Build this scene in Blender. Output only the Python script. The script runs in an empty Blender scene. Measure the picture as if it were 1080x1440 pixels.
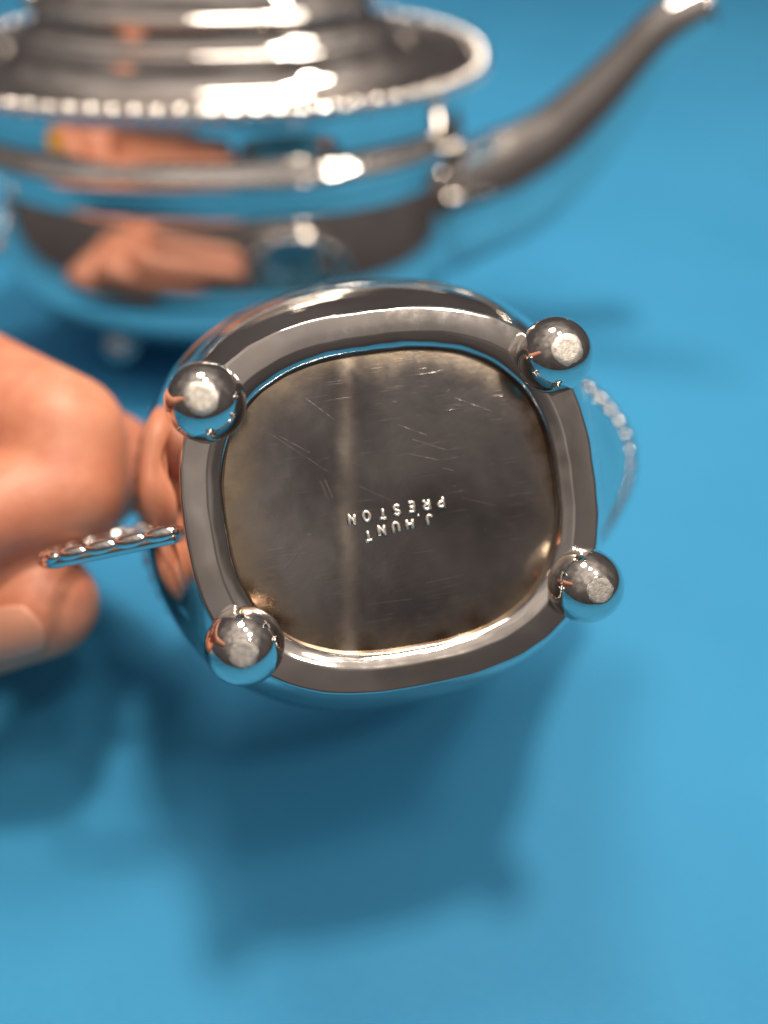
import bpy, bmesh, math, random
from mathutils import Vector, Matrix, noise
from mathutils.bvhtree import BVHTree

random.seed(7)
S = 0.001                       # every length below is in millimetres
scene = bpy.context.scene
C = scene.collection

# ------------------------------------------------------------------ camera
PITCH = 45.7
cam_d = bpy.data.cameras.new("camera")
cam = bpy.data.objects.new("camera", cam_d)
C.objects.link(cam)
cam.location = (0, 0, 0.168)
cam.rotation_euler = (math.radians(90 - PITCH), 0, 0)
cam_d.sensor_fit = 'VERTICAL'
cam_d.sensor_height = 36
cam_d.sensor_width = 27
cam_d.lens = 27.2
cam_d.clip_start = 0.005
cam_d.clip_end = 50
cam_d.dof.use_dof = True
cam_d.dof.focus_distance = 0.112
cam_d.dof.aperture_fstop = 27.2 / 5.8      # aperture 5.8 mm wide
cam_d.dof.aperture_blades = 0
scene.camera = cam

# ------------------------------------------------------------------ world and lamps
world = bpy.data.worlds.new("World")
scene.world = world
world.use_nodes = True
bg = world.node_tree.nodes["Background"]
# dim warm room: the ceiling brightened far above the walls to fill the shadows
wt = world.node_tree
w_co = wt.nodes.new('ShaderNodeTexCoord')
w_sep = wt.nodes.new('ShaderNodeSeparateXYZ')
wt.links.new(w_co.outputs['Generated'], w_sep.inputs[0])
w_ns = wt.nodes.new('ShaderNodeTexNoise')
w_ns.inputs['Scale'].default_value = 2.6
w_ns.inputs['Detail'].default_value = 3.0
wt.links.new(w_co.outputs['Generated'], w_ns.inputs['Vector'])
w_ad = wt.nodes.new('ShaderNodeMath')
w_ad.operation = 'MULTIPLY_ADD'
wt.links.new(w_ns.outputs[0], w_ad.inputs[0])
w_ad.inputs[1].default_value = 0.9
wt.links.new(w_sep.outputs[2], w_ad.inputs[2])
w_mr = wt.nodes.new('ShaderNodeMapRange')
w_mr.inputs[1].default_value = 0.25
w_mr.inputs[2].default_value = 1.5
wt.links.new(w_ad.outputs[0], w_mr.inputs[0])
w_rp = wt.nodes.new('ShaderNodeValToRGB')
e = w_rp.color_ramp.elements
e[0].position, e[0].color = 0.0, (0.052, 0.044, 0.042, 1)
e[1].position, e[1].color = 1.0, (0.95, 0.82, 0.71, 1)
for p_, c_ in ((0.50, (0.120, 0.103, 0.095, 1)), (0.75, (0.31, 0.268, 0.238, 1))):
    e.new(p_).color = c_
wt.links.new(w_mr.outputs[0], w_rp.inputs[0])
wt.links.new(w_rp.outputs[0], bg.inputs[0])
bg.inputs[1].default_value = 1.0

def lamp(name, loc, power, size, col=(1.0, 0.88, 0.74)):
    d = bpy.data.lights.new(name, 'AREA')
    d.shape = 'DISK'
    d.size = size
    d.energy = power
    d.color = col
    o = bpy.data.objects.new(name, d)
    C.objects.link(o)
    o.location = loc
    v = Vector((0.03, 0.16, 0.0)) - Vector(loc)
    o.rotation_euler = v.to_track_quat('-Z', 'Y').to_euler()
    return o

lamp("ceiling_or_added_lamp", (-0.10, 0.45, 0.82), 3.0, 0.20)
lamp("ceiling_or_added_lamp", (0.09, 0.22, 0.82), 4.5, 0.10)
lamp("ceiling_or_added_lamp", (0.27, 0.05, 0.82), 1.5, 0.12)

lamp("ceiling_or_added_lamp", (0.36, -0.24, 0.95), 1.7, 0.09)  # added to fill the jug's shadow; set right for a lone teapot highlight

vs = scene.view_settings
vs.view_transform = 'Standard'
vs.look = 'None'
vs.gamma = 1
vs.exposure = 0
vs.use_curve_mapping = False
scene.render.engine = 'CYCLES'
cy = scene.cycles
cy.use_denoising = True
cy.max_bounces = 10
cy.glossy_bounces = 8
cy.diffuse_bounces = 4
cy.sample_clamp_indirect = 30
cy.caustics_reflective = True
cy.blur_glossy = 0.3

# ------------------------------------------------------------------ materials
def new_mat(name):
    m = bpy.data.materials.new(name)
    m.use_nodes = True
    nt = m.node_tree
    return m, nt, nt.nodes["Principled BSDF"]

def N(nt, t, **kw):
    n = nt.nodes.new(t)
    for k, v in kw.items():
        setattr(n, k, v)
    return n

def ramp(nt, src, stops):
    r = N(nt, 'ShaderNodeValToRGB')
    e = r.color_ramp.elements
    while len(e) < len(stops):
        e.new(0.5)
    for el, (p, c) in zip(e, stops):
        el.position = p
        el.color = (c, c, c, 1) if not isinstance(c, tuple) else (*c, 1)
    nt.links.new(src, r.inputs[0])
    return r.outputs[0]

def coords(nt, scale=(1, 1, 1), rot=(0, 0, 0)):
    tc = N(nt, 'ShaderNodeTexCoord')
    mp = N(nt, 'ShaderNodeMapping')
    mp.inputs['Scale'].default_value = scale
    mp.inputs['Rotation'].default_value = rot
    nt.links.new(tc.outputs['Object'], mp.inputs[0])
    return mp.outputs[0]

def noise_tex(nt, vec, scale, detail=3.0, rough=0.55, dist=0.0):
    n = N(nt, 'ShaderNodeTexNoise')
    n.inputs['Scale'].default_value = scale
    n.inputs['Detail'].default_value = detail
    n.inputs['Roughness'].default_value = rough
    n.inputs['Distortion'].default_value = dist
    nt.links.new(vec, n.inputs['Vector'])
    return n.outputs[0]

def math_node(nt, op, a, b=None, c=None):
    n = N(nt, 'ShaderNodeMath', operation=op)
    for i, v in enumerate((a, b, c)):
        if v is None:
            continue
        if isinstance(v, (int, float)):
            n.inputs[i].default_value = v
        else:
            nt.links.new(v, n.inputs[i])
    return n.outputs[0]

def mix(nt, fac, a, b):
    n = N(nt, 'ShaderNodeMix', data_type='RGBA')
    if isinstance(fac, (int, float)):
        n.inputs[0].default_value = fac
    else:
        nt.links.new(fac, n.inputs[0])
    for i, v in ((6, a), (7, b)):
        if isinstance(v, tuple):
            n.inputs[i].default_value = (*v, 1)
        else:
            nt.links.new(v, n.inputs[i])
    return n.outputs[2]

def bump(nt, h, strength, dist, bs):
    b = N(nt, 'ShaderNodeBump')
    b.inputs['Strength'].default_value = strength
    b.inputs['Distance'].default_value = dist
    nt.links.new(h, b.inputs['Height'])
    nt.links.new(b.outputs[0], bs.inputs['Normal'])

def silver(name, base=(0.80, 0.765, 0.735), r0=0.03, r1=0.10, tarnish=0.25, wav=0.00012):
    m, nt, bs = new_mat(name)
    v = coords(nt)
    n1 = noise_tex(nt, v, 70, 4)
    n2 = noise_tex(nt, v, 420, 4, 0.65)
    t = ramp(nt, n1, [(0.42, 0.0), (0.75, tarnish)])
    nt.links.new(mix(nt, t, base, (0.50, 0.42, 0.35)), bs.inputs['Base Color'])
    rr = math_node(nt, 'MULTIPLY_ADD', ramp(nt, n2, [(0.35, 0.0), (0.8, 1.0)]), r1 - r0, r0)
    nt.links.new(rr, bs.inputs['Roughness'])
    bs.inputs['Metallic'].default_value = 1
    bump(nt, noise_tex(nt, v, 45, 2), 0.35, wav, bs)
    return m

M_SILVER = silver("polished_silver")
M_BALL = silver("ball_silver", r0=0.02, r1=0.06, tarnish=0.3, wav=0.00005)
M_BAND = silver("foot_band_silver", base=(0.63, 0.597, 0.575), r0=0.05, r1=0.17, tarnish=0.55, wav=0.00008)
M_LETTER = silver("stamp_edge_silver", base=(0.95, 0.91, 0.85), r0=0.36, r1=0.46, tarnish=0.1, wav=0.00002)
M_POT = silver("teapot_silver", r0=0.03, r1=0.07, tarnish=0.2, wav=0.0001)

def make_worn():
    m, nt, bs = new_mat("worn_silver")
    v = coords(nt)
    n = noise_tex(nt, v, 1400, 5, 0.7)
    nt.links.new(mix(nt, ramp(nt, n, [(0.35, 0.0), (0.7, 1.0)]), (0.55, 0.50, 0.45), (0.93, 0.90, 0.85)), bs.inputs['Base Color'])
    bs.inputs['Metallic'].default_value = 1
    bs.inputs['Roughness'].default_value = 0.5
    bump(nt, n, 0.7, 0.00015, bs)
    return m
M_WORN = make_worn()

SCRATCHES = [(-17.3, -12.0, -9.8, -5.3, .10), (-16.0, -11.4, -12.0, -8.4, .07), (-5.4, -2.4, -1.0, 0.4, .16), (-11.0, -3.9, -10.3, -1.4, .30), (-10.3, -4.0, -9.6, -1.5, .26),
             (-20.3, -1.3, -17.0, 2.1, .14), (3.6, -8.1, 8.2, -5.9, .16), (2.8, -6.0, 7.1, -4.5, .10), (1.7, -10.6, 5.7, -8.5, .10), (10.9, -13.4, 16.1, -10.7, .08),
             (2.4, 13.6, 8.6, 13.3, .07), (-11.4, -16.4, -7.7, -12.7, .08), (-6.6, 15.3, -0.1, 15.6, .08), (9.8, 1.7, 15.1, 3.8, .08), (-18.3, 7.9, -15.2, 5.2, .08),
             (7.5, -3.2, 9.0, -2.6, .14), (1.5, -14.1, 1.8, -14.0, .22), (12.5, 7.0, 12.7, 7.1, .16), (-3.5, 9.5, -3.2, 9.7, .16), (-14.0, 3.5, -13.6, 3.6, .18), (8.6, -0.3, 9.0, -0.2, .18)]

def make_plate():
    """underside of the jug: dull plated metal with scratches, a painted reflection streak and brown tarnish in the corners"""
    m, nt, bs = new_mat("dull_base_plate")
    v = coords(nt)
    sep = N(nt, 'ShaderNodeSeparateXYZ')
    nt.links.new(v, sep.inputs[0])
    x, y = sep.outputs[0], sep.outputs[1]
    # distance from the rim of the plate (superellipse), 0 in the middle, 1 at the edge
    ax = math_node(nt, 'POWER', math_node(nt, 'ABSOLUTE', math_node(nt, 'DIVIDE', x, 0.0252)), 2.6)
    ay = math_node(nt, 'POWER', math_node(nt, 'ABSOLUTE', math_node(nt, 'DIVIDE', y, 0.0225)), 2.6)
    e = math_node(nt, 'ADD', ax, ay)
    nz = noise_tex(nt, v, 190, 5, 0.65)
    nb = noise_tex(nt, v, 60, 3, 0.6)
    edge = math_node(nt, 'MULTIPLY_ADD', math_node(nt, 'SUBTRACT', nz, 0.5), 0.75, e)
    stain = ramp(nt, edge, [(0.52, 0.0), (0.80, 0.55), (1.0, 1.0)])
    stain2 = ramp(nt, math_node(nt, 'MULTIPLY', edge, nb), [(0.42, 0.0), (0.60, 0.9)])
    cloud = ramp(nt, nb, [(0.36, 0.0), (0.62, 1.0)])
    base = mix(nt, cloud, (0.225, 0.212, 0.212), (0.40, 0.382, 0.375))
    base = mix(nt, stain, base, (0.50, 0.40, 0.29))
    base = mix(nt, stain2, base, (0.16, 0.095, 0.06))
    # pale reflection streak, painted into the plate's colour and roughness
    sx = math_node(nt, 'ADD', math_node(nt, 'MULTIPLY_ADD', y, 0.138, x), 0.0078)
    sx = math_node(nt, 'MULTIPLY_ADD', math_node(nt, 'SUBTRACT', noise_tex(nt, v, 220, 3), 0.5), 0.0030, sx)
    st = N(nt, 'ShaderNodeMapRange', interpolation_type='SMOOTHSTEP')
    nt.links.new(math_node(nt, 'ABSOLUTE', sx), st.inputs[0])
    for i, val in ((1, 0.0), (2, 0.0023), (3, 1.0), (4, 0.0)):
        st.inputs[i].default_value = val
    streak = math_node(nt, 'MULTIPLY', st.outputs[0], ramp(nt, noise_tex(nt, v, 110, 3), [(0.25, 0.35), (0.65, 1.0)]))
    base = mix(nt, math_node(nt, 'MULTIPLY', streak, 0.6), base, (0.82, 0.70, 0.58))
    # scratches: thin bright lines in two directions, broken up
    def scratches(rot, sc, lo, hi):
        vv = coords(nt, (0.045, 1.0, 1.0), (0, 0, rot))
        s = noise_tex(nt, vv, sc, 2, 0.5)
        s = ramp(nt, s, [(lo, 0.0), (hi, 1.0)])
        br = ramp(nt, noise_tex(nt, coords(nt, (1, 1, 1), (0, 0, rot * 3 + sc)), 170, 3), [(0.55, 0.0), (0.70, 1.0)])
        return math_node(nt, 'MULTIPLY', s, br)
    s1 = scratches(math.radians(-8), 2600, 0.585, 0.66)
    s2 = scratches(math.radians(-33), 1900, 0.62, 0.68)
    s3 = scratches(math.radians(-62), 3000, 0.60, 0.67)
    sc = math_node(nt, 'MULTIPLY', math_node(nt, 'MAXIMUM', s1, math_node(nt, 'MAXIMUM', s2, s3)), 0.55)
    # single deeper scratches
    wob = noise_tex(nt, v, 900, 2)
    def vmath(op, a, b):
        n = N(nt, 'ShaderNodeVectorMath', operation=op)
        for i, q in enumerate((a, b)):
            if isinstance(q, tuple):
                n.inputs[i].default_value = q
            else:
                nt.links.new(q, n.inputs[i])
        return n
    flat = N(nt, 'ShaderNodeCombineXYZ')
    nt.links.new(x, flat.inputs[0])
    nt.links.new(y, flat.inputs[1])
    for (ax_, ay_, bx_, by_, w_) in SCRATCHES:
        d_ = ((bx_ - ax_) * S, (by_ - ay_) * S, 0.0)
        rel = vmath('SUBTRACT', flat.outputs[0], (ax_ * S, ay_ * S, 0.0)).outputs[0]
        tt = math_node(nt, 'DIVIDE', vmath('DOT_PRODUCT', rel, d_).outputs['Value'], d_[0] ** 2 + d_[1] ** 2)
        tt.node.use_clamp = True
        pr = N(nt, 'ShaderNodeVectorMath', operation='SCALE')
        pr.inputs[0].default_value = d_
        nt.links.new(tt, pr.inputs['Scale'])
        ds = vmath('LENGTH', vmath('SUBTRACT', rel, pr.outputs[0]).outputs[0], (0, 0, 0)).outputs['Value']
        mr = N(nt, 'ShaderNodeMapRange')
        nt.links.new(ds, mr.inputs[0])
        for i, val in ((1, 0.0), (2, w_ * S), (3, 1.0), (4, 0.0)):
            mr.inputs[i].default_value = val
        sc = math_node(nt, 'MAXIMUM', sc, math_node(nt, 'MULTIPLY', mr.outputs[0], ramp(nt, wob, [(0.3, 0.25), (0.6, 1.0)])))
    base = mix(nt, math_node(nt, 'MULTIPLY', sc, 0.30), base, (0.80, 0.73, 0.67))
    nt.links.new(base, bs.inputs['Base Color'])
    bs.inputs['Metallic'].default_value = 1
    r = math_node(nt, 'MULTIPLY_ADD', noise_tex(nt, v, 90, 4), 0.16, 0.04)
    r = math_node(nt, 'MULTIPLY_ADD', stain, 0.15, r)
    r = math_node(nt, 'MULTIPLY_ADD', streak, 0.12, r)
    nt.links.new(r, bs.inputs['Roughness'])
    h = math_node(nt, 'MULTIPLY_ADD', sc, 0.5, noise_tex(nt, v, 500, 4))
    bump(nt, h, 0.25, 0.00008, bs)
    return m
M_PLATE = make_plate()

def make_sheet():
    m, nt, bs = new_mat("blue_sheet")
    v = coords(nt)
    n = noise_tex(nt, v, 5, 4, 0.6)
    bc = mix(nt, ramp(nt, n, [(0.3, 0.0), (0.7, 1.0)]), (0.032, 0.236, 0.468), (0.045, 0.283, 0.535))
    gr = noise_tex(nt, v, 1300, 4, 0.8)
    nt.links.new(mix(nt, ramp(nt, gr, [(0.40, 0.0), (0.75, 0.30)]), bc, (0.08, 0.37, 0.61)), bs.inputs['Base Color'])
    bs.inputs['Roughness'].default_value = 0.62
    bs.inputs['Specular IOR Level'].default_value = 0.15
    bump(nt, noise_tex(nt, v, 900, 3), 0.2, 0.0002, bs)
    return m
M_SHEET = make_sheet()

def make_skin():
    m, nt, bs = new_mat("skin")
    v = coords(nt)
    n = noise_tex(nt, v, 55, 4, 0.6)
    sk = mix(nt, ramp(nt, n, [(0.35, 0.0), (0.7, 1.0)]), (0.57, 0.215, 0.125), (0.67, 0.298, 0.182))
    n2 = noise_tex(nt, v, 130, 5, 0.7)
    nt.links.new(mix(nt, ramp(nt, n2, [(0.45, 0.0), (0.75, 0.55)]), sk, (0.50, 0.145, 0.085)), bs.inputs['Base Color'])
    bs.inputs['Roughness'].default_value = 0.5
    bs.inputs['Subsurface Weight'].default_value = 0.25
    bs.inputs['Subsurface Radius'].default_value = (1.0, 0.35, 0.2)
    bs.inputs['Subsurface Scale'].default_value = 0.003
    vv = N(nt, 'ShaderNodeTexVoronoi')
    vv.inputs['Scale'].default_value = 700
    nt.links.new(v, vv.inputs['Vector'])
    bump(nt, vv.outputs[0], 0.12, 0.0002, bs)
    return m
M_SKIN = make_skin()

def plain(name, col, rough=0.4):
    m, nt, bs = new_mat(name)
    v = coords(nt)
    n = noise_tex(nt, v, 120, 3)
    c2 = tuple(c * 0.86 for c in col)
    nt.links.new(mix(nt, n, col, c2), bs.inputs['Base Color'])
    bs.inputs['Roughness'].default_value = rough
    return m
M_NAIL = plain("fingernail", (0.65, 0.30, 0.195), 0.4)
M_DIRT = plain("dirt_in_stamp", (0.05, 0.036, 0.027), 0.7)
M_YELLOW = plain("yellow_paint", (0.72, 0.36, 0.02), 0.35)

# ------------------------------------------------------------------ helpers
def tag(o, label=None, cat=None, group=None, kind=None):
    for k, v in (("label", label), ("category", cat), ("group", group), ("kind", kind)):
        if v:
            o[k] = v
    return o

def empty(name, loc=(0, 0, 0)):
    o = bpy.data.objects.new(name, None)
    C.objects.link(o)
    o.empty_display_size = 0.01
    o.location = loc
    return o

def obj(name, verts, faces, mat, parent=None, smooth=True, scale=S):
    me = bpy.data.meshes.new(name)
    me.from_pydata([tuple(c * scale for c in v) for v in verts], [], faces)
    bm = bmesh.new()
    bm.from_mesh(me)
    bmesh.ops.recalc_face_normals(bm, faces=bm.faces)
    bm.to_mesh(me)
    bm.free()
    if smooth:
        for p in me.polygons:
            p.use_smooth = True
    me.materials.append(mat)
    o = bpy.data.objects.new(name, me)
    C.objects.link(o)
    o.parent = parent
    return o

def sq(c, p):
    return math.copysign(abs(c) ** p, c)

def se_point(a, b, n, t):
    return a * sq(math.cos(t), 2.0 / n), b * sq(math.sin(t), 2.0 / n)

def catmull(pts, sub):
    """smooth the profile through every control row"""
    out = []
    L = len(pts)
    for i in range(L - 1):
        p0, p1, p2, p3 = pts[max(i - 1, 0)], pts[i], pts[i + 1], pts[min(i + 2, L - 1)]
        for k in range(sub):
            t = k / sub
            out.append(tuple(0.5 * (2 * b + (c - a) * t + (2 * a - 5 * b + 4 * c - d) * t * t + (3 * b - a - 3 * c + d) * t ** 3)
                             for a, b, c, d in zip(p0, p1, p2, p3)))
    out.append(tuple(pts[-1]))
    return out

def loft(rows, seg=160, cap0=False, cap1=False, warp=None):
    """rows of (z, a, b, n) -> verts, faces of a stack of superellipse rings"""
    V, Fc = [], []
    # even spacing along the outline
    for (z, a, b, n) in rows:
        fine = [se_point(a, b, n, 2 * math.pi * i / 1440) for i in range(1441)]
        acc = [0.0]
        for p, q in zip(fine, fine[1:]):
            acc.append(acc[-1] + math.hypot(q[0] - p[0], q[1] - p[1]))
        j = 0
        for i in range(seg):
            target = acc[-1] * i / seg
            while acc[j + 1] < target:
                j += 1
            f = (target - acc[j]) / max(acc[j + 1] - acc[j], 1e-9)
            x = fine[j][0] + f * (fine[j + 1][0] - fine[j][0])
            y = fine[j][1] + f * (fine[j + 1][1] - fine[j][1])
            V.append(warp(x, y, z) if warp else (x, y, z))
    R = len(rows)
    for r in range(R - 1):
        for i in range(seg):
            k = (i + 1) % seg
            Fc.append((r * seg + i, r * seg + k, (r + 1) * seg + k, (r + 1) * seg + i))
    if cap0:
        Fc.append(tuple(range(seg)))
    if cap1:
        Fc.append(tuple(range((R - 1) * seg, R * seg)))
    return V, Fc

def tube(path, radii, seg=20, ry=None, caps=True):
    """swept tube along points; radii per point; ry = optional second radius list"""
    V, Fc = [], []
    L = len(path)
    P = [Vector(p) for p in path]
    up = Vector((0, 1, 0))
    for i in range(L):
        t = (P[min(i + 1, L - 1)] - P[max(i - 1, 0)]).normalized()
        s = up - t * up.dot(t)
        if s.length < 1e-3:
            s = Vector((1, 0, 0)) - t * t.x
        s.normalize()
        w = t.cross(s)
        r1 = radii[i]
        r2 = ry[i] if ry else r1
        for k in range(seg):
            a = 2 * math.pi * k / seg
            V.append(tuple(P[i] + s * (r1 * math.cos(a)) + w * (r2 * math.sin(a))))
    for i in range(L - 1):
        for k in range(seg):
            m = (k + 1) % seg
            Fc.append((i * seg + k, i * seg + m, (i + 1) * seg + m, (i + 1) * seg + k))
    if caps:
        Fc.append(tuple(range(seg)))
        Fc.append(tuple(range((L - 1) * seg, L * seg)))
    return V, Fc

def sphere(r, seg=48, rings=32, flat=None, c=(0, 0, 0), sc=(1, 1, 1)):
    """UV sphere about the z axis; flat = height at which the -z cap is ground off"""
    V, Fc = [], []
    for i in range(rings + 1):
        p = math.pi * i / rings
        z = r * math.cos(p)
        q = r * math.sin(p)
        if flat is not None and z < -flat:
            k = flat / -z
            z, q = -flat, q
        if i in (0, rings):
            q = max(q, 0.02)
        for s in range(seg):
            a = 2 * math.pi * s / seg
            V.append((c[0] + sc[0] * q * math.cos(a), c[1] + sc[1] * q * math.sin(a), c[2] + sc[2] * z))
    for i in range(rings):
        for s in range(seg):
            k = (s + 1) % seg
            Fc.append((i * seg + s, i * seg + k, (i + 1) * seg + k, (i + 1) * seg + s))
    Fc.append(tuple(range(seg)))
    Fc.append(tuple(range(rings * seg, (rings + 1) * seg)))
    return V, Fc

def bead_mesh(name, mat, rx, ry, rz):
    V, Fc = sphere(1.0, 14, 9)
    V = [(v[0] * rx * S, v[1] * ry * S, v[2] * rz * S) for v in V]
    me = bpy.data.meshes.new(name)
    me.from_pydata(V, [], Fc)
    for p in me.polygons:
        p.use_smooth = True
    me.materials.append(mat)
    return me

def beads_along(pts, closed, count, me, parent, lean, name="bead", flip=None):
    """space beads evenly on a polyline (mm), each turned to the line and leaned over it"""
    P = [Vector(p) for p in pts]
    if closed:
        P.append(P[0])
    acc = [0.0]
    for a, b in zip(P, P[1:]):
        acc.append(acc[-1] + (b - a).length)
    j = 0
    for i in range(count):
        t = acc[-1] * (i + (0 if closed else 0.5)) / count
        while acc[j + 1] < t:
            j += 1
        d = (P[j + 1] - P[j])
        p = P[j] + d * ((t - acc[j]) / max(d.length, 1e-9))
        d.normalize()
        zz = Vector((0, 0, 1)) if flip is None else flip
        n = d.cross(zz).normalized()
        u = n.cross(d)
        m = Matrix((d, n, u)).transposed().to_4x4()
        o = bpy.data.objects.new(name, me)
        C.objects.link(o)
        o.parent = parent
        k = 1 + random.uniform(-0.04, 0.04)
        o.matrix_local = Matrix.Translation(p * S) @ m @ Matrix.Rotation(lean, 4, 'Y') @ Matrix.Scale(k, 4)

# ------------------------------------------------------------------ the sheet on the table
def build_sheet():
    V, Fc = [], []
    nx, ny = 220, 220
    x0, x1, y0, y1 = -900, 900, -500, 1300
    for j in range(ny + 1):
        for i in range(nx + 1):
            x = x0 + (x1 - x0) * i / nx
            y = y0 + (y1 - y0) * j / ny
            z = 2.2 * noise.noise(Vector((x * 0.006, y * 0.006, 3.1))) + 0.7 * noise.noise(Vector((x * 0.017, y * 0.017, 8.1))) - 1.7
            V.append((x, y, z))
    for j in range(ny):
        for i in range(nx):
            a = j * (nx + 1) + i
            Fc.append((a, a + 1, a + nx + 2, a + nx + 1))
    o = obj("tabletop", V, Fc, M_SHEET)
    tag(o, "plain bright blue sheet covering the table", kind="structure")
build_sheet()

# ------------------------------------------------------------------ teapot
POT = Vector((-54, 270, 0))
def build_teapot():
    t = empty("teapot", POT * S)
    tag(t, "silver teapot with beaded rim and raised spout standing behind the jug", "teapot")
    prof = [(10.5, 46, 28), (11.5, 52, 33), (14, 59, 39), (18, 66, 44.5), (23, 73, 49.6), (29, 78, 53.4), (35, 80.6, 55.3), (40, 80.8, 55.4),
            (46, 79.8, 54.2), (53, 77.8, 52.0), (60, 75.4, 49.4), (63.5, 74.0, 47.9), (66, 74.2, 47.9), (68.5, 76.0, 49.4), (71.5, 78.6, 51.4), (74, 79.8, 52.3), (76.3, 79.6, 52.1),
            (78.2, 78.0, 50.5), (79.6, 76.5, 49.0), (81.2, 75.9, 48.3), (84, 75.8, 48.1), (88, 75.8, 48.1), (90.6, 76.4, 48.5), (92.4, 79.0, 50.2), (93.5, 82, 52)]
    rows = catmull([(z, a, b, 2.3) for z, a, b in prof], 6)
    V, Fc = loft(rows, 200, cap0=True)
    obj("body", V, Fc, M_POT, t)
    # flange the beads sit on, and the shoulder rising to the lid
    fl = [(93.2, 82.0, 52.0, 2.3), (94.0, 82.7, 52.4, 2.3), (95.0, 82.9, 52.5, 2.3), (95.7, 82.3, 52.0, 2.3), (96.3, 80.6, 50.7, 2.3)]
    V, Fc = loft(catmull(fl, 4), 200)
    rim = obj("rim", V, Fc, M_POT, t)
    line = [se_point(84.2, 53.4, 2.3, 2 * math.pi * i / 720) for i in range(720)]
    bm = bead_mesh("bead", M_POT, 2.2, 2.3, 2.4)
    beads_along([(x, y, 95.2) for x, y in line], True, 76, bm, rim, math.radians(24))
    sh = [(96.2, 80.8, 50.8, 2.3), (95.6, 78.5, 48.8, 2.3), (95.0, 75, 46.4, 2.3), (94.9, 70, 43.0, 2.3), (95.3, 66, 40.0, 2.3), (96.2, 62.4, 37.4, 2.3), (99, 59.2, 35.2, 2.3), (101.8, 57.6, 34.0, 2.3),
          (103.4, 56.2, 33.0, 2.3), (104.4, 53.2, 31.0, 2.3), (106.2, 51.0, 29.6, 2.3), (108.5, 50.0, 29.0, 2.3)]
    V, Fc = loft(catmull(sh, 6), 200)
    obj("shoulder", V, Fc, M_POT, t)
    lid = [(108.5, 48.6, 28.6, 2.3), (109.2, 50.2, 29.9, 2.3), (110.2, 50.9, 30.4, 2.3), (111.3, 50.2, 29.9, 2.3), (112, 48.6, 28.6, 2.3),
           (114, 47, 27.6, 2.3), (117.5, 43.5, 25.4, 2.25), (121, 36, 21, 2.2), (124, 25, 15, 2.1), (126, 12, 8, 2.0), (126.6, 3, 3, 2.0)]
    V, Fc = loft(catmull(lid, 6), 160, cap1=True)
    lo = obj("lid", V, Fc, M_POT, t)
    fin = [(126.2, 3, 3, 2), (128, 2.6, 2.6, 2), (130, 4.5, 4.5, 2), (133, 7.2, 7.2, 2), (137, 7.6, 7.6, 2), (141, 5, 5, 2), (143, 0.6, 0.6, 2)]
    V, Fc = loft(catmull(fin, 5), 40, cap0=True, cap1=True)
    obj("finial", V, Fc, M_POT, lo)
    V, Fc = tube([(-49.6, -5, 110.8), (-49.8, -2, 110.8), (-49.8, 2, 110.8), (-49.6, 5, 110.8)], [2.2] * 4, 16)
    obj("hinge", V, Fc, M_POT, t)
    # spout
    sp = catmull([(62, 0, 42, 14.5, 23), (74, 0, 45, 14.5, 23), (88, 0, 50, 14, 20.5), (102, 0, 56.5, 13, 19.5), (114, 0, 66.5, 12, 16.2), (124, 0, 79, 10.6, 13),
                  (132, 0, 91, 9.2, 9.8), (140, 0, 101, 8.4, 8.6), (151, 0, 108, 8.0, 7.6)], 6)
    V, Fc = tube([q[:3] for q in sp], [q[3] for q in sp], 32, [q[4] for q in sp], caps=False)
    n = len(V)
    # lip folded inwards
    inner = [(136, 0, 106.5), (130, 0, 98.5)]
    V2, F2 = tube([sp[-1][:3], (144, 0, 103), (137, 0, 97)], [7.4, 7.2, 7.0], 32, [7.0, 7.0, 7.0], caps=False)
    V += V2
    Fc += [tuple(i + n for i in f) for f in F2]
    Fc += [((n - 32) + k, (n - 32) + (k + 1) % 32, n + (k + 1) % 32, n + k) for k in range(32)]
    obj("spout", V, Fc, M_POT, t)
    # handle
    h = catmull([(-77, 0, 79, 4), (-92, 0, 90, 4), (-110, 0, 92, 4.2), (-122, 0, 80, 4.4), (-124, 0, 60, 4.4), (-114, 0, 42, 4.2), (-96, 0, 33, 4), (-70, 0, 29, 4)], 6)
    V, Fc = tube([q[:3] for q in h], [q[3] for q in h], 20)
    obj("handle", V, Fc, M_POT, t)
    V, Fc = sphere(7.0)
    for sx, sy in ((-1, -1), (1, -1), (1, 1), (-1, 1)):
        b = obj("ball_foot", V, Fc, M_BALL, t)
        b.location = (sx * 42 * S, sy * 27 * S, 6.2 * S)
build_teapot()

# ------------------------------------------------------------------ cream jug, held with its underside to the viewer
JR = Matrix(((0.9786, 0.1478, -0.1434), (0.2057, -0.6678, 0.7153), (0.0100, -0.7295, -0.6839)))
JT = Vector((2.382, 81.101, 88.056))

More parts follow.
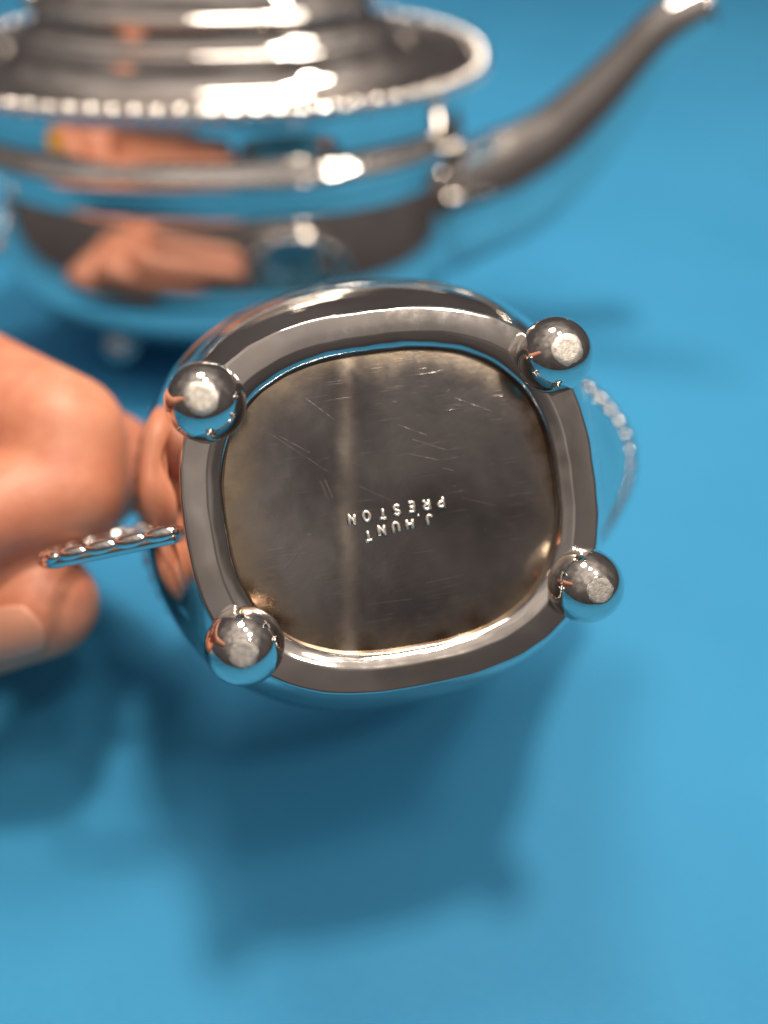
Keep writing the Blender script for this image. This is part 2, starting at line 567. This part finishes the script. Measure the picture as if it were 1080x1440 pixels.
GLYPH = {   # stroke letters in a unit box, x 0..w, y 0..1
    'P': [[(0.1, 0), (0.1, 1), (0.45, 1), (0.66, 0.9), (0.68, 0.68), (0.45, 0.48), (0.1, 0.48)]],
    'R': [[(0.1, 0), (0.1, 1), (0.45, 1), (0.66, 0.9), (0.68, 0.68), (0.45, 0.48), (0.1, 0.48)], [(0.42, 0.48), (0.72, 0)]],
    'E': [[(0.68, 1), (0.1, 1), (0.1, 0), (0.68, 0)], [(0.1, 0.5), (0.58, 0.5)]],
    'S': [[(0.66, 0.82), (0.55, 0.96), (0.3, 1), (0.1, 0.86), (0.12, 0.64), (0.35, 0.53), (0.6, 0.42), (0.68, 0.2), (0.5, 0.03), (0.25, 0), (0.06, 0.16)]],
    'T': [[(0.0, 1), (0.76, 1)], [(0.38, 1), (0.38, 0)]],
    'O': [[(0.39, 1), (0.16, 0.9), (0.04, 0.6), (0.06, 0.3), (0.2, 0.06), (0.42, 0), (0.62, 0.1), (0.74, 0.4), (0.7, 0.72), (0.58, 0.94), (0.39, 1)]],
    'N': [[(0.06, 0), (0.06, 1), (0.70, 0), (0.70, 1)]],
    'J': [[(0.56, 1), (0.56, 0.28), (0.46, 0.06), (0.28, 0), (0.1, 0.08), (0.04, 0.26)]],
    'H': [[(0.06, 0), (0.06, 1)], [(0.68, 0), (0.68, 1)], [(0.06, 0.5), (0.68, 0.5)]],
    'U': [[(0.06, 1), (0.06, 0.3), (0.18, 0.06), (0.38, 0), (0.58, 0.06), (0.70, 0.3), (0.70, 1)]],
    '.': [[(0.3, 0.02), (0.38, 0.02), (0.42, 0.02)]],
}

def plate_z(x, y, k=None):
    """height of the sunken plate (jug coordinates, mm)"""
    if k is None:
        k = (abs(x / 24.9) ** 2.6 + abs(y / 22.2) ** 2.6) ** (1 / 2.6)
    return 2.15 + 0.16 * k ** 5 + 0.18 * noise.noise(Vector((x * 0.045, y * 0.045, 1.7))) + 0.05 * math.tanh((x + 0.138 * y + 7.8) / 2.0)

def build_jug():
    t = empty("cream_jug")
    m = JR.to_4x4()
    m.translation = JT * S
    t.matrix_world = m
    tag(t, "small silver cream jug held up underside first, four ball feet and stamped maker's name", "jug")

    # body: rises from the foot, bulges, then draws in to a rim with a broad pouring lip (+x)
    def warp(x, y, z):
        k = max(0.0, min(1.0, (z - 22) / 26.0))
        k = k * k * (3 - 2 * k)
        ang = math.atan2(y, x)
        g = math.exp(-(ang / 0.62) ** 2)
        return (x + 17.0 * g * k, y * (1 - 0.10 * g * k), z + 4.0 * g * k)
    prof = [(1.2, 29.6, 26.8, 2.6), (2.2, 30.2, 27.4, 2.6), (3.6, 31.0, 28.4, 2.55), (8, 34.2, 31.4, 2.5), (14, 37.4, 34.5, 2.4), (21, 40.0, 37.0, 2.35),
            (28, 41.6, 38.4, 2.3), (35, 42.2, 38.6, 2.3), (42, 42.6, 38.0, 2.3), (48, 44.4, 38.0, 2.3)]
    outer = catmull(prof, 6)
    inner = [(48.2, 43.6, 37.2, 2.3), (42, 41.6, 37.0, 2.3), (35, 41.2, 37.6, 2.3), (28, 40.6, 37.4, 2.3), (15, 36.6, 33.6, 2.35), (8, 32, 29, 2.4), (6, 25, 22, 2.4), (5.6, 8, 8, 2.2)]
    V, Fc = loft(outer + catmull(inner, 4), 200, cap1=True, warp=warp)
    obj("body", V, Fc, M_SILVER, t)

    # rim line with beads
    rl = []
    for i in range(720):
        x, y = se_point(44.2, 37.8, 2.3, 2 * math.pi * i / 720)
        rl.append(warp(x, y, 48.2))
    V, Fc = [], []
    seg = 10
    for i, p in enumerate(rl[::3]):
        a = rl[(i * 3 - 3) % 720]
        b = rl[(i * 3 + 3) % 720]
        d = (Vector(b) - Vector(a)).normalized()
        n = d.cross(Vector((0, 0, 1))).normalized()
        for k in range(seg):
            w = 2 * math.pi * k / seg
            q = Vector(p) + n * (1.5 * math.cos(w)) + Vector((0, 0, 1)) * (1.5 * math.sin(w))
            V.append(tuple(q))
    L = len(rl[::3])
    for i in range(L):
        for k in range(seg):
            Fc.append((i * seg + k, i * seg + (k + 1) % seg, ((i + 1) % L) * seg + (k + 1) % seg, ((i + 1) % L) * seg + k))
    rim = obj("rim", V, Fc, M_SILVER, t)
    beads_along(rl, True, 84, bead_mesh("bead", M_SILVER, 1.45, 2.0, 2.0), rim, math.radians(20))

    # foot: a flat polished band with rolled edges round a sunken plate
    def ragged(x, y, z):
        k = 0.12 * noise.noise(Vector((x * 0.35, y * 0.35, z)))
        return (x * (1 + k / 30) - 0.5, y * (1 + k / 30) + 0.5, z + 0.06 * noise.noise(Vector((x * 0.2, y * 0.2, 9))))
    band = [(2.0, 30.4, 27.6, 2.6), (1.0, 30.9, 28.1, 2.6), (0.35, 30.9, 28.1, 2.6), (0.08, 30.7, 27.9, 2.6), (0.0, 30.4, 27.6, 2.6),
            (-0.01, 30.25, 27.45, 2.6), (-0.03, 28.8, 26.0, 2.6), (-0.05, 27.25, 24.55, 2.6), (-0.04, 27.1, 24.4, 2.6), (0.05, 26.8, 24.1, 2.6), (0.3, 26.2, 23.5, 2.6),
            (0.55, 25.7, 23.05, 2.6), (0.75, 25.4, 22.75, 2.6), (1.0, 25.1, 22.45, 2.6), (1.5, 24.95, 22.3, 2.6), (2.3, 24.8, 22.1, 2.6), (2.9, 24.6, 21.9, 2.6)]
    V, Fc = loft(band, 240, warp=ragged)
    obj("foot_band", V, Fc, M_BAND, t)

    # sunken plate, not quite flat
    rows = []
    V, Fc = [], []
    rings, seg = 40, 160
    for r in range(rings + 1):
        k = 0.01 + 0.99 * r / rings
        for i in range(seg):
            x, y = se_point(24.9 * k, 22.2 * k, 2.6 if k > 0.5 else 2.3, 2 * math.pi * i / seg)
            z = plate_z(x, y, k)
            V.append((x - 0.5, y + 0.5, z))
    for r in range(rings):
        for i in range(seg):
            q = (i + 1) % seg
            Fc.append((r * seg + i, r * seg + q, (r + 1) * seg + q, (r + 1) * seg + i))
    Fc.append(tuple(range(seg)))
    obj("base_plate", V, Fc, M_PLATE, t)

    # stamped name, upside down as held
    V, Fc = [], []
    V2, F2 = [], []
    def flat_tube(path, w, hh, seg=10):
        """stroke of width w lying on the plate, hh high"""
        v, f = [], []
        P = [Vector(p) for p in path]
        for i in range(len(P)):
            t_ = (P[min(i + 1, len(P) - 1)] - P[max(i - 1, 0)]).normalized()
            sd = t_.cross(Vector((0, 0, 1))).normalized()
            for k in range(seg):
                a = 2 * math.pi * k / seg
                v.append(tuple(P[i] + sd * (w * math.cos(a)) + Vector((0, 0, 1)) * (hh * math.sin(a))))
        for i in range(len(P) - 1):
            for k in range(seg):
                m2 = (k + 1) % seg
                f.append((i * seg + k, i * seg + m2, (i + 1) * seg + m2, (i + 1) * seg + k))
        f.append(tuple(range(seg)))
        f.append(tuple(range((len(P) - 1) * seg, len(P) * seg)))
        return v, f
    def put(ch, cx, cy, ang, h=1.42):
        for st in GLYPH[ch]:
            pts = []
            ca, sa = math.cos(ang), math.sin(ang)
            for gx, gy in st:
                u, w = (gx - 0.38) * h * 0.95, (gy - 0.5) * h
                u, w = u * ca - w * sa, u * sa + w * ca
                x, y = cx - u, cy + w
                pts.append((x, y, plate_z(x + 0.5, y - 0.5) - 0.04))
            dense = []
            for a, b in zip(pts, pts[1:]):
                for k in range(3):
                    dense.append(tuple(a[i] + (b[i] - a[i]) * k / 3 for i in range(3)))
            dense.append(pts[-1])
            for (VV, FF, w, hh, dz) in ((V, Fc, 0.235, 0.22, 0.0), (V2, F2, 0.37, 0.05, 0.04)):
                pp = [(p[0], p[1], p[2] + dz) for p in dense]
                v, f = flat_tube(pp, w, hh)
                n = len(VV)
                VV.extend(v)
                FF.extend([tuple(i + n for i in q) for q in f])
    for ch, x, y in [('P', 6.37, 1.78), ('R', 4.15, 1.80), ('E', 1.77, 1.82), ('S', -0.46, 1.93), ('T', -2.61, 2.14), ('O', -5.08, 2.16), ('N', -7.33, 2.28)]:
        put(ch, x, y, random.uniform(-0.09, 0.09))
    for ch, x, y in [('J', 4.2, 4.18), ('.', 2.62, 3.93), ('H', 1.17, 4.35), ('U', -0.97, 4.5), ('N', -3.16, 4.58), ('T', -5.29, 5.07)]:
        put(ch, x, y, random.uniform(-0.07, 0.07))
    o = obj("stamped_lettering", V, Fc, M_LETTER, t)
    tag(o, "stamped name J.HUNT PRESTON, upside down")
    obj("stamp_dirt", V2, F2, M_DIRT, t)

    # ball feet with ground-off bottoms
    R = 5.6
    V, Fc = sphere(R, 64, 48, flat=R * 0.947)
    Vc, Fcc = loft([(0.6, 4.6, 4.6, 2), (0.1, 4.9, 4.9, 2), (-0.5, 4.9, 4.9, 2), (-0.9, 4.5, 4.5, 2)], 40)
    for i, (sx, sy) in enumerate(((-1, -1), (1, -1), (1, 1), (-1, 1))):
        b = obj("ball_foot", V, Fc, M_BALL, t)
        b.location = (sx * 25.43 * S, sy * 17.23 * S, -2.5 * S)
        W, Wf = [(0, 0, -R * 0.947 - 0.05)], []
        K, Q = 40, 5
        for r in range(1, Q + 1):
            for k in range(K):
                a = 2 * math.pi * k / K
                n1 = noise.noise(Vector((math.cos(a) * 1.5 + i * 5, math.sin(a) * 1.5, 0.4)))
                n2 = noise.noise(Vector((math.cos(a) * 5 + i * 5, math.sin(a) * 5, 2.4)))
                q = R * (0.355 + (0.04, 0.05, -0.02, -0.01)[i]) * (1 + 0.12 * n1 + 0.08 * n2) * r / Q
                W.append((q * math.cos(a), q * math.sin(a), max(-math.sqrt(R * R - q * q), -R * 0.947) - (0.05 if r < Q else 0.012)))
        for k in range(K):
            Wf.append((0, 1 + k, 1 + (k + 1) % K))
        for r in range(Q - 1):
            for k in range(K):
                k2 = (k + 1) % K
                Wf.append((1 + r * K + k, 1 + r * K + k2, 1 + (r + 1) * K + k2, 1 + (r + 1) * K + k))
        obj("worn_patch", W, Wf, M_WORN, b)
        cobj = obj("solder_collar", Vc, Fcc, M_BAND, b)
        cobj.location = (0, 0, 2.4 * S)

    # handle (-x): a thin loop edged with beads
    hp = [(-33.5, 1.0, 8.2), (-38, 1.3, 9.4), (-44, 1.7, 11.2), (-50, 2.1, 13.0), (-54, 2.4, 15.5), (-56.2, 2.4, 20), (-56.6, 2.2, 27), (-54.5, 1.8, 35), (-49, 1.2, 41), (-41, 0.6, 43)]
    hs = catmull(hp, 6)
    V, Fc = tube(hs, [1.1] * len(hs), 16, [1.1] * len(hs))
    h = obj("handle", V, Fc, M_SILVER, t)
    beads_along([(x, y - 0.75, z - 0.5) for x, y, z in hs], False, 12, bead_mesh("bead", M_SILVER, 2.9, 1.1, 1.15), h, 0.0, flip=Vector((0, 1, 0)))
build_jug()

# ------------------------------------------------------------------ the hand
def build_hand():
    chains = {
        'index': ([(-86.1, 119.7, 86.4), (-52.9, 98.8, 85.6), (-52.4, 90.4, 80.0), (-64.5, 79.6, 83.0)], [11.5, 10.4, 10.0, 8.0]),
        'middle': ([(-94.1, 131.7, 73.0), (-51.0, 105.5, 72.6), (-54.5, 96.0, 72.6), (-66.0, 82.0, 76.0)], [11.5, 10.4, 9.4, 7.8]),
        'ring': ([(-110.0, 146.1, 64.6), (-70.6, 119.1, 60.7), (-82.8, 95.2, 61.1), (-89.8, 86.1, 67.6)], [11, 9.0, 8.0, 7.2]),
        'pinky': ([(-129.2, 157.7, 56.4), (-93.3, 133.7, 49.7), (-100.4, 110.6, 48.2), (-106.2, 100.2, 53.4)], [10, 8.0, 7.2, 6.4]),
        'thumb': ([(-138, 62, 84), (-105, 66, 62), (-77.8, 74.9, 61.5), (-55.5, 77.2, 67.2)], [15, 12.5, 11.0, 9.2]),
    }
    eye = Vector((0, 0, 168))
    chains = {k: ([tuple(eye + (Vector(p) - eye) * 1.16) for p in v[0]], [r * 1.13 for r in v[1]]) for k, v in chains.items()}
    wrist = (-160, 72, 112)
    bm = bmesh.new()
    def ball(p, r):
        mm = Matrix.Translation(Vector(p) * S) @ Matrix.Scale(r * S, 4)
        bmesh.ops.create_icosphere(bm, subdivisions=3, radius=1.0, matrix=mm)
    def limb(a, b, ra, rb, n=14, bulge=0.0):
        a, b = Vector(a), Vector(b)
        for k in range(n + 1):
            f = k / n
            ball(a.lerp(b, f), ra + (rb - ra) * f - bulge * math.sin(math.pi * f))
    for nm, (pts, rad) in chains.items():
        for i in range(3):
            limb(pts[i], pts[i + 1], rad[i], rad[i + 1], 14, 0.3)
    for nm, r1 in (('index', 14), ('middle', 14), ('ring', 13.5), ('pinky', 12.5)):
        limb(wrist, chains[nm][0][0], 19, r1, 14)
    limb(wrist, chains['thumb'][0][0], 19, 15, 8)
    limb(chains['thumb'][0][1], chains['index'][0][0], 10, 10, 10)
    limb(chains['thumb'][0][0], chains['middle'][0][0], 13, 12, 10)
    limb(wrist, (-250, -30, 230), 22, 30, 16)
    me = bpy.data.meshes.new("person")
    bm.to_mesh(me)
    bm.free()
    tmp = bpy.data.objects.new("person", me)
    C.objects.link(tmp)
    rm = tmp.modifiers.new("r", 'REMESH')
    rm.mode = 'VOXEL'
    rm.voxel_size = 0.0011
    sm = tmp.modifiers.new("s", 'SMOOTH')
    sm.factor = 0.5
    sm.iterations = 16
    dg = bpy.context.evaluated_depsgraph_get()
    me2 = bpy.data.meshes.new_from_object(tmp.evaluated_get(dg))
    bpy.data.objects.remove(tmp)
    bpy.data.meshes.remove(me)
    me2.materials.clear()
    me2.materials.append(M_SKIN)
    for p in me2.polygons:
        p.use_smooth = True
    o = bpy.data.objects.new("person", me2)
    me2.name = "person"
    C.objects.link(o)
    tag(o, "bare hand reaching in from the left, pinching the jug's handle between bent fingers and thumb", "person")
    # thumb nail, on the side turned to the viewer
    tip, ip = Vector(chains['thumb'][0][3]), Vector(chains['thumb'][0][2])
    ax = (tip - ip).normalized()
    nrm = Vector((0.0, -0.98, 0.40))
    nrm = (nrm - ax * nrm.dot(ax)).normalized()
    side = nrm.cross(ax)
    bv = bmesh.new()
    bv.from_mesh(me2)
    tree = BVHTree.FromBMesh(bv)
    V, Fc = [], []
    nu, nv = 14, 14
    for i in range(nu + 1):
        for k in range(nv + 1):
            u, w = -1 + 2 * i / nu, -1 + 2 * k / nv
            uu = u * math.sqrt(1 - 0.45 * w * w)
            ww = w * math.sqrt(1 - 0.3 * u * u)
            o0 = tip + ax * (-2.5 + 6.4 * uu) + side * (5.4 * ww) + nrm * 30
            hit = tree.ray_cast(o0 * S, -nrm, 0.06)[0]
            p = (hit / S if hit else o0 - nrm * 22) + nrm * (0.22 - 0.3 * max(abs(u), abs(w)) ** 4)
            V.append(tuple(p))
    bv.free()
    for i in range(nu):
        for k in range(nv):
            a = i * (nv + 1) + k
            Fc.append((a, a + 1, a + nv + 2, a + nv + 1))
    nail = obj("fingernail", V, Fc, M_NAIL, o)
    sol = nail.modifiers.new("thickness", 'SOLIDIFY')
    sol.thickness = 0.0006
    sol.offset = 0
build_hand()

# ------------------------------------------------------------------ yellow card lying left of the frame (seen mirrored in the teapot)
def build_card():
    bm = bmesh.new()
    bmesh.ops.create_cube(bm, size=1.0)
    bmesh.ops.scale(bm, vec=(0.180, 0.062, 0.0024), verts=bm.verts)
    bmesh.ops.bevel(bm, geom=list(bm.edges), offset=0.0006, segments=2, affect='EDGES')
    me = bpy.data.meshes.new("card")
    bm.to_mesh(me)
    bm.free()
    me.materials.append(M_YELLOW)
    o = bpy.data.objects.new("card", me)
    C.objects.link(o)
    o.location = (-0.325, 0.056, 0.0014)
    o.rotation_euler = (0, 0, math.radians(26))
    tag(o, "yellow card lying left of the view, mirrored in the teapot's side", "card")
build_card()
